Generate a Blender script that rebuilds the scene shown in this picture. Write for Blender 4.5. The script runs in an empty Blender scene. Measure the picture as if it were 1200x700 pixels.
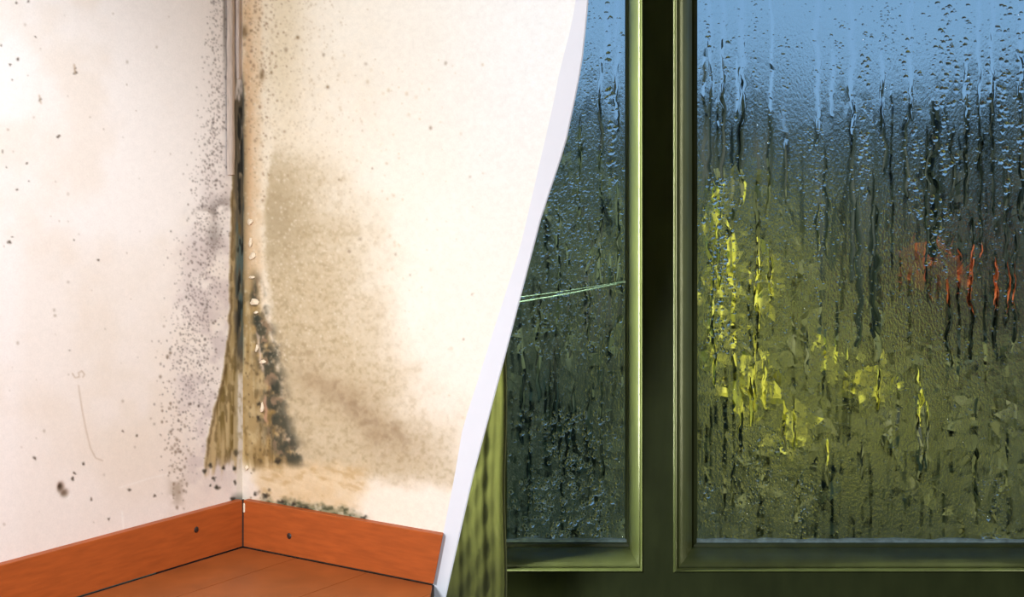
import bpy, math, random
import numpy as np
from mathutils import Vector, Matrix

random.seed(7)
RNG = np.random.default_rng(11)
S = bpy.context.scene
COL = S.collection

# ---------------------------------------------------------------- camera
F, CX, HY, EYE = 1815.0, 600.0, 170.0, 0.6          # focal length, centre column and horizon row of the 1200x700 frame; eye height
cam_d = bpy.data.cameras.new('camera')
cam = bpy.data.objects.new('camera', cam_d)
COL.objects.link(cam)
cam.location = (0, 0, EYE)
cam.rotation_euler = (math.radians(90), 0, 0)
cam_d.sensor_fit = 'HORIZONTAL'
cam_d.sensor_width = 36.0
cam_d.lens = 36.0 * F / 1200.0
cam_d.shift_y = -(350.0 - HY) / 1200.0
cam_d.clip_start, cam_d.clip_end = 0.02, 300
S.camera = cam

# ---------------------------------------------------------------- sky, sun, added lights, exposure
def world_sky():
    w = bpy.data.worlds.new('sky'); S.world = w
    w.use_nodes = True
    nt = w.node_tree; nt.nodes.clear()
    tc = nt.nodes.new('ShaderNodeTexCoord')
    sx = nt.nodes.new('ShaderNodeSeparateXYZ')
    rp = nt.nodes.new('ShaderNodeValToRGB')
    bg = nt.nodes.new('ShaderNodeBackground')
    out = nt.nodes.new('ShaderNodeOutputWorld')
    nt.links.new(tc.outputs['Generated'], sx.inputs[0])
    nt.links.new(sx.outputs['Z'], rp.inputs[0])
    rp.color_ramp.elements[0].position = 0.0
    rp.color_ramp.elements[0].color = (0.235, 0.425, 0.71, 1)
    rp.color_ramp.elements[1].position = 0.7
    rp.color_ramp.elements[1].color = (0.17, 0.37, 0.74, 1)
    nt.links.new(rp.outputs[0], bg.inputs[0])
    bg.inputs[1].default_value = 1.0
    nt.links.new(bg.outputs[0], out.inputs[0])
world_sky()

def light(name, kind, loc, target, energy, color, **kw):
    d = bpy.data.lights.new(name, kind)
    d.energy = energy; d.color = color
    for k, v in kw.items(): setattr(d, k, v)
    o = bpy.data.objects.new(name, d); COL.objects.link(o)
    o.location = loc
    o.rotation_euler = (Vector(target) - Vector(loc)).to_track_quat('-Z', 'Y').to_euler()
    return o
light('sun', 'SUN', (6, -4, 8), (0, 9, 0), 4.4, (1.0, 0.93, 0.78), angle=math.radians(6))
# unseen area light, added as the main light on the stained walls
light('added_room_light', 'AREA', (-0.85, 0.1, 0.95), (-0.15, 2.1, 0.10), 38.5, (0.91, 0.965, 1.0), shape='DISK', size=0.34)
# unseen spot, added to brighten the left wall and miss the window
light('added_wall_spot', 'SPOT', (0.35, 0.4, 1.45), (-0.80, 1.68, 0.0), 128, (0.91, 0.965, 1.0), spot_size=math.radians(58), spot_blend=0.6, shadow_soft_size=0.08)
# unseen narrow light added behind the curtain to brighten cloth and left moulding
light('added_frame_light', 'AREA', (-0.17, 2.585, 0.63), (0.25, 2.60, 0.63), 38.0, (0.96, 1.0, 0.66), shape='RECTANGLE', size=0.03, size_y=1.3)

light('added_frame_light_far', 'AREA', (1.30, 2.585, 0.5), (0.25, 2.60, 0.5), 17.0, (1.0, 1.0, 0.62), shape='RECTANGLE', size=0.03, size_y=1.3)  # second unseen narrow light, added to brighten the mullion's right moulding

S.view_settings.view_transform = 'Standard'
S.view_settings.look = 'None'
S.view_settings.gamma = 1.0
S.view_settings.use_curve_mapping = False
S.view_settings.exposure = 0.0
S.cycles.use_denoising = True

# ---------------------------------------------------------------- geometry helpers
def px(x, y, Y):
    """point on the frontal plane at distance Y seen at frame position x, y"""
    return Vector(((x - CX) / F * Y, Y, EYE - (y - HY) / F * Y))

def srgb(r, g, b):
    f = lambda c: (c / 255 / 12.92) if c / 255 <= 0.04045 else ((c / 255 + 0.055) / 1.055) ** 2.4
    return (f(r), f(g), f(b))

def lin(a):
    a = np.asarray(a, float) / 255.0
    return np.where(a <= 0.04045, a / 12.92, ((a + 0.055) / 1.055) ** 2.4)

def link(name, me, mat, parent=None, smooth=False):
    o = bpy.data.objects.new(name, me)
    COL.objects.link(o)
    if mat: me.materials.append(mat)
    if parent: o.parent = parent
    if smooth:
        me.polygons.foreach_set('use_smooth', np.ones(len(me.polygons), bool))
    return o

def mesh(name, verts, faces, mat, parent=None, smooth=False):
    me = bpy.data.meshes.new(name)
    me.from_pydata([tuple(v) for v in verts], [], faces)
    me.update()
    return link(name, me, mat, parent, smooth)

class MB:
    def __init__(s): s.v = []; s.f = []
    def add(s, vs, fs):
        b = len(s.v); s.v += [tuple(v) for v in vs]; s.f += [tuple(i + b for i in f) for f in fs]
    def box(s, x0, x1, y0, y1, z0, z1):
        s.add([(x0,y0,z0),(x1,y0,z0),(x1,y1,z0),(x0,y1,z0),(x0,y0,z1),(x1,y0,z1),(x1,y1,z1),(x0,y1,z1)],
              [(0,3,2,1),(4,5,6,7),(0,1,5,4),(1,2,6,5),(2,3,7,6),(3,0,4,7)])
    def prism(s, poly, z0, z1):
        n = len(poly)
        s.add([(p[0], p[1], z0) for p in poly] + [(p[0], p[1], z1) for p in poly],
              [tuple(range(n))[::-1], tuple(range(n, 2*n))] + [(i, (i+1) % n, n + (i+1) % n, n + i) for i in range(n)])
    def tube(s, pts, r, seg=6):
        pts = [Vector(p) for p in pts]; n = len(pts); b = len(s.v)
        for i, p in enumerate(pts):
            d = (pts[min(i+1, n-1)] - pts[max(i-1, 0)]).normalized()
            a = d.orthogonal().normalized(); c = d.cross(a)
            rr = r[i] if isinstance(r, (list, tuple)) else r
            for k in range(seg):
                t = 2*math.pi*k/seg
                s.v.append(tuple(p + (a*math.cos(t) + c*math.sin(t))*rr))
        for i in range(n-1):
            for k in range(seg):
                s.f.append((b+i*seg+k, b+i*seg+(k+1)%seg, b+(i+1)*seg+(k+1)%seg, b+(i+1)*seg+k))
        s.f.append(tuple(b+k for k in range(seg))[::-1]); s.f.append(tuple(b+(n-1)*seg+k for k in range(seg)))
    def build(s, name, mat, parent=None, smooth=False):
        return mesh(name, s.v, s.f, mat, parent, smooth)

def bevel(o, w=0.002, seg=2):
    m = o.modifiers.new('edge_rounding', 'BEVEL'); m.width = w; m.segments = seg; m.limit_method = 'ANGLE'
    return o

def empty(name, loc=(0, 0, 0)):
    o = bpy.data.objects.new(name, None); COL.objects.link(o); o.location = loc
    return o

def tag(o, label=None, cat=None, group=None, kind=None):
    if label: o['label'] = label
    if cat: o['category'] = cat
    if group: o['group'] = group
    if kind: o['kind'] = kind
    return o

def grid_mesh(name, P, mat, parent=None, col=None, floats=None, smooth=True):
    """P: (rows, cols, 3) lattice of points -> quads; optional per-vertex attributes"""
    R_, C_ = P.shape[:2]
    me = bpy.data.meshes.new(name)
    n = R_*C_
    idx = np.arange(n).reshape(R_, C_)
    q = np.stack([idx[:-1, :-1], idx[:-1, 1:], idx[1:, 1:], idx[1:, :-1]], -1).reshape(-1, 4)
    me.vertices.add(n); me.vertices.foreach_set('co', P.reshape(-1).astype(np.float32))
    me.loops.add(q.size); me.loops.foreach_set('vertex_index', q.reshape(-1).astype(np.int32))
    me.polygons.add(len(q)); me.polygons.foreach_set('loop_start', (np.arange(len(q))*4).astype(np.int32))
    me.update(calc_edges=True); me.validate()
    if col is not None:
        a = me.attributes.new('tint', 'FLOAT_COLOR', 'POINT')
        c = np.ones((n, 4), np.float32); c[:, :3] = col.reshape(-1, 3)
        a.data.foreach_set('color', c.reshape(-1))
    for k, v in (floats or {}).items():
        a = me.attributes.new(k, 'FLOAT', 'POINT'); a.data.foreach_set('value', v.reshape(-1).astype(np.float32))
    return link(name, me, mat, parent, smooth)

# ---------------------------------------------------------------- numpy noise and masks
def vnoise(x, y, seed):
    r = np.random.default_rng(seed).random((257, 257))
    xi = np.floor(x).astype(int); yi = np.floor(y).astype(int)
    fx = x - xi; fy = y - yi
    fx = fx*fx*(3-2*fx); fy = fy*fy*(3-2*fy)
    a = r[yi % 257, xi % 257]; b = r[yi % 257, (xi+1) % 257]; c = r[(yi+1) % 257, xi % 257]; d = r[(yi+1) % 257, (xi+1) % 257]
    return (a*(1-fx)+b*fx)*(1-fy) + (c*(1-fx)+d*fx)*fy
def fbm(x, y, sx, sy, seed, octv=4):
    t = 0; amp = 1; tot = 0
    for k in range(octv):
        t = t + amp*vnoise(x/sx*2**k + 31.7*k, y/sy*2**k + 17.3*k, seed+k); tot += amp; amp *= 0.55
    return t/tot
def ss(a, b, x):
    t = np.clip((x-a)/(b-a), 0, 1); return t*t*(3-2*t)
def poly_x(y, pts):
    pts = sorted(pts, key=lambda p: p[1]); return np.interp(y, [p[1] for p in pts], [p[0] for p in pts])
def blob(x, y, cx, cy, rx, ry, p=1.0):
    return np.exp(-(((x-cx)/rx)**2 + ((y-cy)/ry)**2)**p)

# ---------------------------------------------------------------- materials
def mat(name, color=(0.5, 0.5, 0.5), rough=0.6, noise=None, bump=None, attr=None, spec=0.5, stretch=(1, 1, 1), sheen=0, transl=0):
    """procedural Principled material: colour broken up by noise (scale, amount), bump (scale, strength, distance)"""
    m = bpy.data.materials.new(name); m.use_nodes = True
    nt = m.node_tree; b = nt.nodes['Principled BSDF']
    L = nt.links.new
    b.inputs['Roughness'].default_value = rough
    b.inputs['Specular IOR Level'].default_value = spec
    tc = nt.nodes.new('ShaderNodeTexCoord'); mp = nt.nodes.new('ShaderNodeMapping')
    mp.inputs['Scale'].default_value = stretch
    L(tc.outputs['Object'], mp.inputs[0])
    src = None
    if attr:
        a = nt.nodes.new('ShaderNodeAttribute'); a.attribute_name = attr; src = a.outputs['Color']
    if noise:
        n = nt.nodes.new('ShaderNodeTexNoise'); n.inputs['Scale'].default_value = noise[0]; n.inputs['Detail'].default_value = 6
        L(mp.outputs[0], n.inputs['Vector'])
        r = nt.nodes.new('ShaderNodeMapRange'); r.inputs[1].default_value = 0.25; r.inputs[2].default_value = 0.75
        r.inputs[3].default_value = 1-noise[1]; r.inputs[4].default_value = 1+noise[1]
        L(n.outputs[0], r.inputs[0])
        mx = nt.nodes.new('ShaderNodeMix'); mx.data_type = 'RGBA'; mx.blend_type = 'MULTIPLY'; mx.inputs[0].default_value = 1
        mx.inputs[6].default_value = (*color, 1)
        if src: L(src, mx.inputs[6])
        L(r.outputs[0], mx.inputs[7]); src = mx.outputs[2]
    if src: L(src, b.inputs['Base Color'])
    else: b.inputs['Base Color'].default_value = (*color, 1)
    if bump:
        n2 = nt.nodes.new('ShaderNodeTexNoise'); n2.inputs['Scale'].default_value = bump[0]; n2.inputs['Detail'].default_value = 5
        L(mp.outputs[0], n2.inputs['Vector'])
        bp = nt.nodes.new('ShaderNodeBump'); bp.inputs['Strength'].default_value = bump[1]; bp.inputs['Distance'].default_value = bump[2]
        L(n2.outputs[0], bp.inputs['Height']); L(bp.outputs[0], b.inputs['Normal'])
    if transl:
        tr = nt.nodes.new('ShaderNodeBsdfTranslucent'); tr.inputs[0].default_value = (*color, 1)
        mxs = nt.nodes.new('ShaderNodeMixShader'); mxs.inputs[0].default_value = transl
        L(b.outputs[0], mxs.inputs[1]); L(tr.outputs[0], mxs.inputs[2])
        if src: L(src, tr.inputs[0])
        L(mxs.outputs[0], nt.nodes['Material Output'].inputs[0])
    return m

M = {}
M['plaster'] = mat('stained_plaster', rough=0.9, attr='tint', noise=(420, 0.035), bump=(300, 0.25, 0.0008), spec=0.2)
M['white_trim'] = mat('white_lacquer', srgb(224, 226, 234), 0.55, noise=(60, 0.01), spec=0.3)
M['skirting'] = mat('orange_stained_wood', srgb(168, 82, 34), 0.5, noise=(26, 0.16), bump=(40, 0.1, 0.001), stretch=(1, 1, 7), spec=0.35)
M['laminate'] = mat('brown_laminate', srgb(152, 82, 38), 0.42, noise=(18, 0.2), bump=(60, 0.08, 0.0006), spec=0.4)
M['dark_gap'] = mat('dark_joint', srgb(38, 20, 12), 0.9, noise=(50, 0.2))
M['nail'] = mat('dark_nail', srgb(45, 30, 25), 0.5, noise=(300, 0.2))
M['dark_wall'] = mat('dim_green_plaster', (0.035, 0.04, 0.022), 0.9, noise=(20, 0.15), bump=(90, 0.3, 0.001))
M['ceiling'] = mat('grey_ceiling', (0.25, 0.25, 0.24), 0.9, noise=(30, 0.05))
M['olive'] = mat('worn_olive_gloss_paint', (0.055, 0.066, 0.023), 0.36, noise=(30, 0.25), bump=(55, 0.35, 0.0016), stretch=(1, 1, 0.35), spec=0.55)
M['curtain'] = mat('pale_green_voile', (0.24, 0.245, 0.15), 0.7, noise=(9, 0.1), bump=(80, 0.25, 0.001), stretch=(1, 1, 1.6), transl=0.6, spec=0.25)
M['strip'] = mat('grey_paper_strip', srgb(206, 192, 184), 0.85, noise=(240, 0.18), bump=(300, 0.3, 0.0008), stretch=(1, 1, 0.2))
M['flake'] = mat('white_paint_flake', srgb(226, 206, 178), 0.8, noise=(200, 0.08))
M['thread'] = mat('mint_thread', (0.17, 0.27, 0.235), 0.4, noise=(200, 0.15))

# ================================================================ STRUCTURE
aL = Vector((1227, F, 0)).normalized()                # runs along the left wall, away from the viewer
bR = Vector((aL.y, -aL.x, 0))                         # runs along the right wall, towards the viewer
nL, nR = bR.copy(), -aL                               # wall normals into the room
D0 = 2.31
B0 = Vector(((284.5 - CX)/F*D0, D0, 0))               # where the two skirting faces meet
SK = 0.012
C0 = B0 - SK*nL - SK*nR                               # where the two wall faces meet

def wall_hit(x, y, o, n):
    d = Vector(((x-CX)/F, 1, -(y-HY)/F)); e = Vector((0, 0, EYE))
    return e + d*((o-e).dot(n)/d.dot(n))
def project(P):
    return CX + F*P[..., 0]/P[..., 1], HY + F*(EYE-P[..., 2])/P[..., 1]

# ---- canvases of stains and painted wall light, in the wall's own fixed layout (sampled to wall vertices)
X0, Y0c, WC, HC = -60, -80, 800, 800
yy, xx = np.mgrid[0:HC, 0:WC].astype(float); xx += X0; yy += Y0c
def lay(c, col, m):
    m = np.clip(m, 0, 1)[..., None]
    return c*(1-m) + np.array(col, float)*m
def dots(mask, n, dens, rmin, rmax, seed, x0, x1, y0, y1):
    """scatter n soft specks where dens (callable) accepts"""
    r = np.random.default_rng(seed)
    k = 0; tries = 0
    while k < n and tries < n*40:
        tries += 1
        x = r.uniform(x0, x1); y = r.uniform(y0, y1)
        if r.random() > dens(x, y): continue
        k += 1
        rad = rmin + (rmax-rmin)*r.random()**2.5
        i0, i1 = int(y-Y0c-rad*2.2)-1, int(y-Y0c+rad*2.2)+2; j0, j1 = int(x-X0-rad*2.2)-1, int(x-X0+rad*2.2)+2
        if i0 < 0 or j0 < 0 or i1 >= HC or j1 >= WC: continue
        w = np.exp(-(((xx[i0:i1, j0:j1]-x)/rad)**2 + ((yy[i0:i1, j0:j1]-y)/(rad*r.uniform(0.8, 1.4)))**2)**1.5)
        mask[i0:i1, j0:j1] = np.maximum(mask[i0:i1, j0:j1], w*r.uniform(0.45, 1))
    return mask
def stroke(mask, pts, w, s=1.0):
    for (xa, ya), (xb, yb) in zip(pts[:-1], pts[1:]):
        dx, dy = xb-xa, yb-ya; L2 = dx*dx+dy*dy
        t = np.clip(((xx-xa)*dx+(yy-ya)*dy)/L2, 0, 1)
        d2 = (xx-xa-t*dx)**2+(yy-ya-t*dy)**2
        np.maximum(mask, s*np.exp(-d2/w**2), out=mask)
    return mask
Z = lambda: np.zeros((HC, WC))
warp = (fbm(xx, yy, 40, 40, 5)-0.5)
warp2 = (fbm(xx, yy, 12, 12, 6)-0.5)
fine = fbm(xx, yy, 4, 4, 9, 3)
mid = fbm(xx, yy, 16, 16, 12, 4)
big = fbm(xx, yy, 90, 90, 15, 4)
vert = fbm(xx, yy, 5, 70, 18, 3)
wx = 5*(fbm(xx, yy, 5, 5, 91, 2)-0.5); wy = 5*(fbm(xx, yy, 5, 5, 95, 2)-0.5)

gran = 0.5*fbm(xx, yy, 7, 7, 151, 4)+0.5*fbm(xx, yy, 3.2, 3.2, 156, 2)

def left_canvas():
    c = np.ones((HC, WC, 3))*np.array([251, 241, 236.])
    c = lay(c, (250, 243, 240), ss(120, -40, xx)*ss(330, 120, yy)*0.9)  # brighter light at the upper left, painted in as paler plaster
    c = lay(c, (240, 222, 206), ss(0.45, 0.75, big)*0.45)
    c = lay(c, (238, 218, 200), ss(270, 300, yy)*ss(10, 40, xx)*0.22)
    c = lay(c, (246, 230, 220), ss(300, 620, yy)*0.4)  # pinkish floor bounce painted into the lower wall
    c = lay(c, (233, 214, 190), blob(xx, yy, 150, 480, 70, 110)*0.3*ss(0.35, 0.6, big))
    h = Z()
    # grey-violet bloom beside the corner
    lo = poly_x(yy, [(246, -80), (244, 60), (236, 180), (222, 260), (206, 350), (200, 450), (205, 520), (212, 600)])
    prox = ss(lo-14, lo+22, xx + warp*30)*ss(610, 520, yy + warp*60)
    c = lay(c, (205, 188, 186), prox*(0.12+0.5*ss(120, 330, yy))*ss(0.28, 0.7, mid))
    c = lay(c, (120, 108, 104), blob(xx, yy, 262, 243, 15, 10)*0.75*ss(0.3, 0.6, mid))
    c = lay(c, (125, 114, 108), blob(xx, yy, 251, 277, 8, 18)*0.55)
    c = lay(c, (130, 118, 108), blob(xx, yy, 246, 250, 22, 6)*0.45*ss(0.35, 0.6, mid))
    c = lay(c, (150, 136, 122), blob(xx, yy, 268, 60, 5, 110)*0.55)
    # black specks
    m = Z()
    pl = [(256, -80), (252, 60), (254, 130), (247, 220), (240, 290), (232, 360), (226, 440), (222, 520)]
    sp = [(9, -80), (8, 60), (12, 130), (18, 220), (22, 300), (26, 380), (26, 460), (26, 560)]
    f1 = lambda x, y: math.exp(-((x-float(poly_x(y, pl)))/float(poly_x(y, sp)))**2)*(1 if y < 400 else max(0.12, 1-(y-400)/150))
    dots(m, 1700, f1, 0.6, 1.2, 21, 150, 274, -60, 560)
    c = lay(c, (88, 74, 70), m*0.7)
    m = Z(); dots(m, 170, f1, 0.8, 1.6, 22, 150, 274, -60, 560); c = lay(c, (66, 56, 50), m*0.75)
    m = Z(); dots(m, 110, lambda x, y: math.exp(-((x-205-(y-520)*0.1)/13)**2)*math.exp(-((y-530)/70)**2), 0.8, 2.0, 23, 170, 250, 380, 600)
    c = lay(c, (125, 105, 88), m*0.8)
    c = lay(c, (150, 128, 104), blob(xx, yy, 207, 573, 8, 22)*0.55*ss(0.4, 0.6, mid))
    m = Z(); dots(m, 55, lambda x, y: 1.0, 0.8, 1.9, 24, 0, 210, 0, 640); c = lay(c, (150, 130, 112), m*0.55)
    m = Z()
    for x, y, r in [(10,285,2.6),(15,278,1.6),(20,222,2),(31,191,2.2),(20,3,2),(34,2,2),(22,69,2.2),(1,52,2),(41,43,1.8),(12,76,1.4),(15,93,1.4),(4,178,1.6),(33,212,1.3),(8,197,1.2),
                    (41,537,3),(98,543,2.6),(86,555,2.2),(85,562,2.4),(107,585,2.2),(127,609,2.2),(151,574,2),(144,506,1.6),(160,512,1.6),(181,582,1.5),(88,85,2.6),(89,81,1.6),(47,117,2),(69,160,1.8),(114,306,1.6),(87,281,1.6),(80,411,1.4)]:
        r *= 0.78; m = np.maximum(m, np.exp(-(((xx-x+wx)/r)**2+((yy-y+wy)/r)**2)**1.8))
    c = lay(c, (72, 58, 46), m*0.85)
    hole = np.maximum(blob(xx, yy, 72, 572, 4.5, 6.5, 1.5), blob(xx, yy, 76, 578, 5, 5, 1.5))
    c = lay(c, (120, 98, 80), hole*0.9); c = lay(c, (70, 55, 42), blob(xx, yy, 71, 570, 2.5, 3.5, 1.5)*0.8); h -= hole*0.002
    m = Z(); stroke(m, [(85, 438), (88, 443), (93, 442), (92, 437), (96, 435), (99, 439), (97, 442)], 0.8, 0.9); stroke(m, [(92, 452), (94, 465), (97, 485), (101, 505), (106, 525), (112, 537), (120, 540)], 0.8, 0.8)
    stroke(m, [(46, 112), (48, 121)], 1.0); stroke(m, [(87, 76), (88, 86)], 1.2)
    c = lay(c, (196, 172, 150), m*0.8)
    m = Z(); stroke(m, [(143, 600), (145, 622)], 1.0); stroke(m, [(140, 572), (178, 560), (196, 556)], 1.0, .6); c = lay(c, (255, 246, 238), m*0.8)
    # olive streaks running down the corner, ragged at the foot
    edge = poly_x(yy, [(274, 150), (271, 220), (269, 300), (268, 360), (265, 410), (258, 450), (250, 480), (242, 515), (238, 555)]) + warp2*4
    foot = ss(560, 530, yy + 34*(vert-0.5) + warp2*14 + np.maximum(0, xx-258)*0.5)
    om = ss(edge-1.2, edge+1.8, xx)*foot*ss(150, 260, yy)
    c = lay(c, (172, 146, 96), om*0.92)
    c = lay(c, (120, 98, 52), om*ss(0.46, 0.68, vert)*0.85)
    c = lay(c, (205, 178, 132), om*ss(0.55, 0.35, vert)*ss(430, 470, yy)*0.8)
    c = lay(c, (96, 74, 48), om*np.exp(-((xx-edge-1.5)/1.8)**2)*0.7)
    c = lay(c, (196, 172, 128), om*ss(0.52, 0.7, fbm(xx, yy, 4, 9, 131, 3))*0.55)
    c = lay(c, (104, 84, 48), om*ss(0.56, 0.7, fbm(xx, yy, 4, 12, 135, 3))*0.55)
    h += om*0.0016 + om*0.0012*(fbm(xx, yy, 5, 40, 138, 3)-0.5)
    m = Z()
    for x, y, r in [(246,546,3),(251,562,2),(255,571,3.2),(246,569,1.8),(277,530,4),(275,549,2.8),(274,566,2),(273,585,3),(240,552,2.4),(262,548,2)]:
        r *= 0.85; m = np.maximum(m, np.exp(-(((xx-x+wx)/r)**2+((yy-y+wy)/(r*1.2))**2)**1.8))
    c = lay(c, (52, 46, 36), m*0.9)
    # seam in the very corner
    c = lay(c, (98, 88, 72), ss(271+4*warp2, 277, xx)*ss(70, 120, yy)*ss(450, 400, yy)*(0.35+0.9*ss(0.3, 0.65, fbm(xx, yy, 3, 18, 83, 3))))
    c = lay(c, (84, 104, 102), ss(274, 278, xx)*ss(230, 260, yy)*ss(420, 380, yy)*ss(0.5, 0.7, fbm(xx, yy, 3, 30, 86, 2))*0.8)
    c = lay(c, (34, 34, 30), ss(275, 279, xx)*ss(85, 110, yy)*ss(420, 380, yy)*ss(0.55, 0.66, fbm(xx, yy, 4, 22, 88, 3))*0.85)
    c = lay(c, (226, 214, 198), ss(275.5, 278.5, xx + 3*warp2)*ss(425, 450, yy)*(0.55+0.5*ss(0.3, 0.6, fine)))
    c = lay(c, (176, 158, 120), ss(272, 276, xx)*ss(279, 277, xx)*ss(430, 450, yy)*ss(540, 520, yy)*0.6)
    c = lay(c, (110, 100, 92), np.exp(-((xx-263)/1.5)**2)*ss(95, 20, yy)*0.7)
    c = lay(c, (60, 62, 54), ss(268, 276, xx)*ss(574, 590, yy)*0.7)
    c *= (1 + 0.03*(fine[..., None]-0.5))
    return c, h

def right_canvas():
    c = np.ones((HC, WC, 3))*np.array([253, 248, 238.])
    c = lay(c, (252, 238, 224), ss(250, 600, yy + (600-xx)*0.25)*0.8)  # peach bounce light from the floor, put into the wall colour
    c = lay(c, (254, 254, 252), ss(480, 640, xx)*ss(330, 60, yy))  # strongly lit upper right painted near white
    h = Z()
    # broad yellowed halo
    reach = poly_x(yy, [(370, -80), (385, 60), (420, 170), (455, 300), (480, 420), (500, 520), (470, 600), (440, 660)])
    halo = ss(reach+50, 300, xx + warp*70)
    c = lay(c, (246, 234, 212), ss(reach+170, 330, xx + warp*70)*0.6)
    c = lay(c, (231, 212, 182), halo*(0.46+0.25*(mid-0.3)+0.4*(gran-0.5)))
    c = lay(c, (222, 205, 172), np.exp(-((xx-332-warp*20)/20)**2)*ss(220, 60, yy)*0.6)
    # grey-brown cloud with a crisp left edge
    le = poly_x(yy, [(322, 150), (316, 185), (310, 220), (308, 260), (309, 295), (313, 330), (316, 380), (326, 430), (330, 480), (342, 520)]) + warp2*7
    ri = poly_x(yy, [(345, 150), (375, 200), (400, 260), (415, 330), (432, 380), (470, 440), (505, 500), (530, 555)])
    cl = ss(le-2, le+7, xx)*ss(ri+75, ri-75, xx + warp*60)*ss(150, 215, yy+warp*50)*ss(566, 536, yy - (xx-350)*0.10 + warp2*16)
    c = lay(c, (197, 176, 140), cl*(0.80+0.25*(mid-0.45)+0.5*(gran-0.5)))
    c = lay(c, (165, 146, 112), cl*ss(0.48, 0.72, gran)*0.4)
    c = lay(c, (176, 157, 124), cl*blob(xx, yy, 330, 255, 34, 62)*0.65)
    band = np.exp(-((yy-(455+(xx-380)*0.62)-warp*40)/26)**2)*ss(330, 385, xx)*ss(528, 440, xx)
    c = lay(c, (172, 148, 116), band*(0.66+0.35*(mid-0.45)+0.5*(gran-0.5)))
    c = lay(c, (150, 126, 98), band*ss(0.5, 0.72, fbm(xx, yy, 8, 8, 41, 3))*0.4)
    # ochre swirl under the cloud
    sw = ss(533, 552, yy - (xx-350)*0.05 + warp2*12)*ss(286, 305, xx + warp2*20 - np.maximum(0, 575-yy)*0.12)*ss(455, 415, xx + (yy-545)*0.3 + warp*50)
    c = lay(c, (222, 192, 148), sw*(0.72+0.6*(mid-0.5)))
    c = lay(c, (190, 156, 106), sw*ss(0.5, 0.7, fbm(xx+yy*.6, yy-xx*.3, 14, 7, 44, 4))*0.5)
    c = lay(c, (238, 214, 176), sw*ss(0.55, 0.72, fbm(xx*.8+yy*.6, yy-xx*.4, 20, 6, 47, 4))*0.5)
    # ochre band close to the corner
    ob = ss(312, 300, xx + warp2*10)*ss(420, 330, yy)
    c = lay(c, (222, 190, 150), ob*0.8*(0.6+0.8*(mid-0.3)))
    c = lay(c, (214, 170, 124), np.exp(-((xx-291-warp2*6)/5)**2)*ss(380, 40, np.abs(yy-200)*1.2)*0.6)
    c = lay(c, (150, 124, 84), np.exp(-((xx-286)/4)**2)*ss(60, 200, yy)*ss(580, 500, yy)*0.7)
    # olive-brown wedge between corner and mould band
    bx = poly_x(yy, [(298, 250), (301, 330), (304, 370), (312, 400), (320, 440), (322, 480), (330, 515), (346, 545)]) + warp2*8
    wd = poly_x(yy, [(3, 250), (5, 330), (7, 370), (11, 410), (10, 440), (12, 490), (13, 520), (9, 545)])
    wedge = ss(bx+wd, bx-2, xx)*ss(300, 370, yy)*ss(556, 534, yy+warp2*14)
    c = lay(c, (186, 156, 104), wedge*0.92)
    c = lay(c, (140, 112, 62), wedge*ss(0.45, 0.7, vert)*0.65)
    c = lay(c, (214, 192, 150), wedge*ss(0.52, 0.35, vert)*0.5)
    c = lay(c, (158, 130, 84), wedge*ss(0.42, 0.66, fbm(xx, yy, 9, 16, 141, 4))*0.6)
    c = lay(c, (112, 90, 54), wedge*ss(0.58, 0.7, fbm(xx, yy, 6, 14, 145, 3))*0.55)
    # dark mould band
    mb = np.exp(-((xx-bx)/wd)**2)**0.7*ss(310, 350, yy)*ss(552, 535, yy)
    g = fbm(xx, yy, 9, 11, 51, 4)
    c = lay(c, (112, 98, 76), mb*0.85*ss(0.25, 0.5, g))
    c = lay(c, (74, 72, 58), np.clip(mb*1.25, 0, 1)*ss(0.42, 0.62, g)*0.85)
    c = lay(c, (160, 130, 102), mb*ss(0.62, 0.74, fbm(xx, yy, 7, 9, 55, 3))*0.8)
    c = lay(c, (225, 200, 176), np.exp(-((xx-bx+wd*0.85)/1.8)**2)*ss(385, 395, yy)*ss(440, 430, yy)*0.8)
    c = lay(c, (215, 164, 138), np.exp(-((xx-bx+wd*0.95)/1.8)**2)*ss(460, 470, yy)*ss(500, 490, yy)*0.7)
    for cx, cy, rx, ry in [(316, 413, 9, 8), (322, 455, 6, 11), (322, 485, 5, 9), (340, 522, 7, 12), (302, 375, 4, 14), (349, 532, 5, 6)]:
        c = lay(c, (58, 60, 50), blob(xx, yy, cx, cy, rx, ry, 1.4)*ss(0.32, 0.55, g)*0.75)
    h += mb*0.0025*(g-0.3) + wedge*0.0008 + ob*0.001*(mid-0.5)
    # moss line on the skirting
    top = 590 + (xx-285)*0.1775
    ml = ss(300, 316, xx)*ss(440, 412, xx)*ss(top-17, top-8, yy + 16*(mid-0.5) + 6*warp2)
    c = lay(c, (142, 136, 104), ml*0.9)
    c = lay(c, (74, 76, 54), ml*ss(0.46, 0.62, fbm(xx, yy, 7, 5, 61, 3))*0.9)
    c = lay(c, (225, 214, 190), ml*ss(0.6, 0.75, fbm(xx, yy, 6, 5, 64, 3))*0.6)
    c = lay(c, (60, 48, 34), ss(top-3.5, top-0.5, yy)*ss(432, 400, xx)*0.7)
    # pale bare foot of the corner
    pale = ss(302, 288, xx + (yy-560)*-0.5 + warp2*14)*ss(530, 556, yy)*ss(592, 580, yy)
    c = lay(c, (240, 226, 214), pale*0.8)
    # specks
    m = Z(); dots(m, 420, lambda x, y: math.exp(-((x-300)/22)**2)*(1-y/260), 0.7, 1.9, 71, 284, 370, -60, 240); c = lay(c, (140, 112, 88), m*0.75)
    m = Z(); dots(m, 1700, lambda x, y: math.exp(-((x-325)/55)**2), 0.7, 1.5, 72, 286, 470, -60, 420); c = lay(c, (180, 158, 126), m*0.5)
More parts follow.
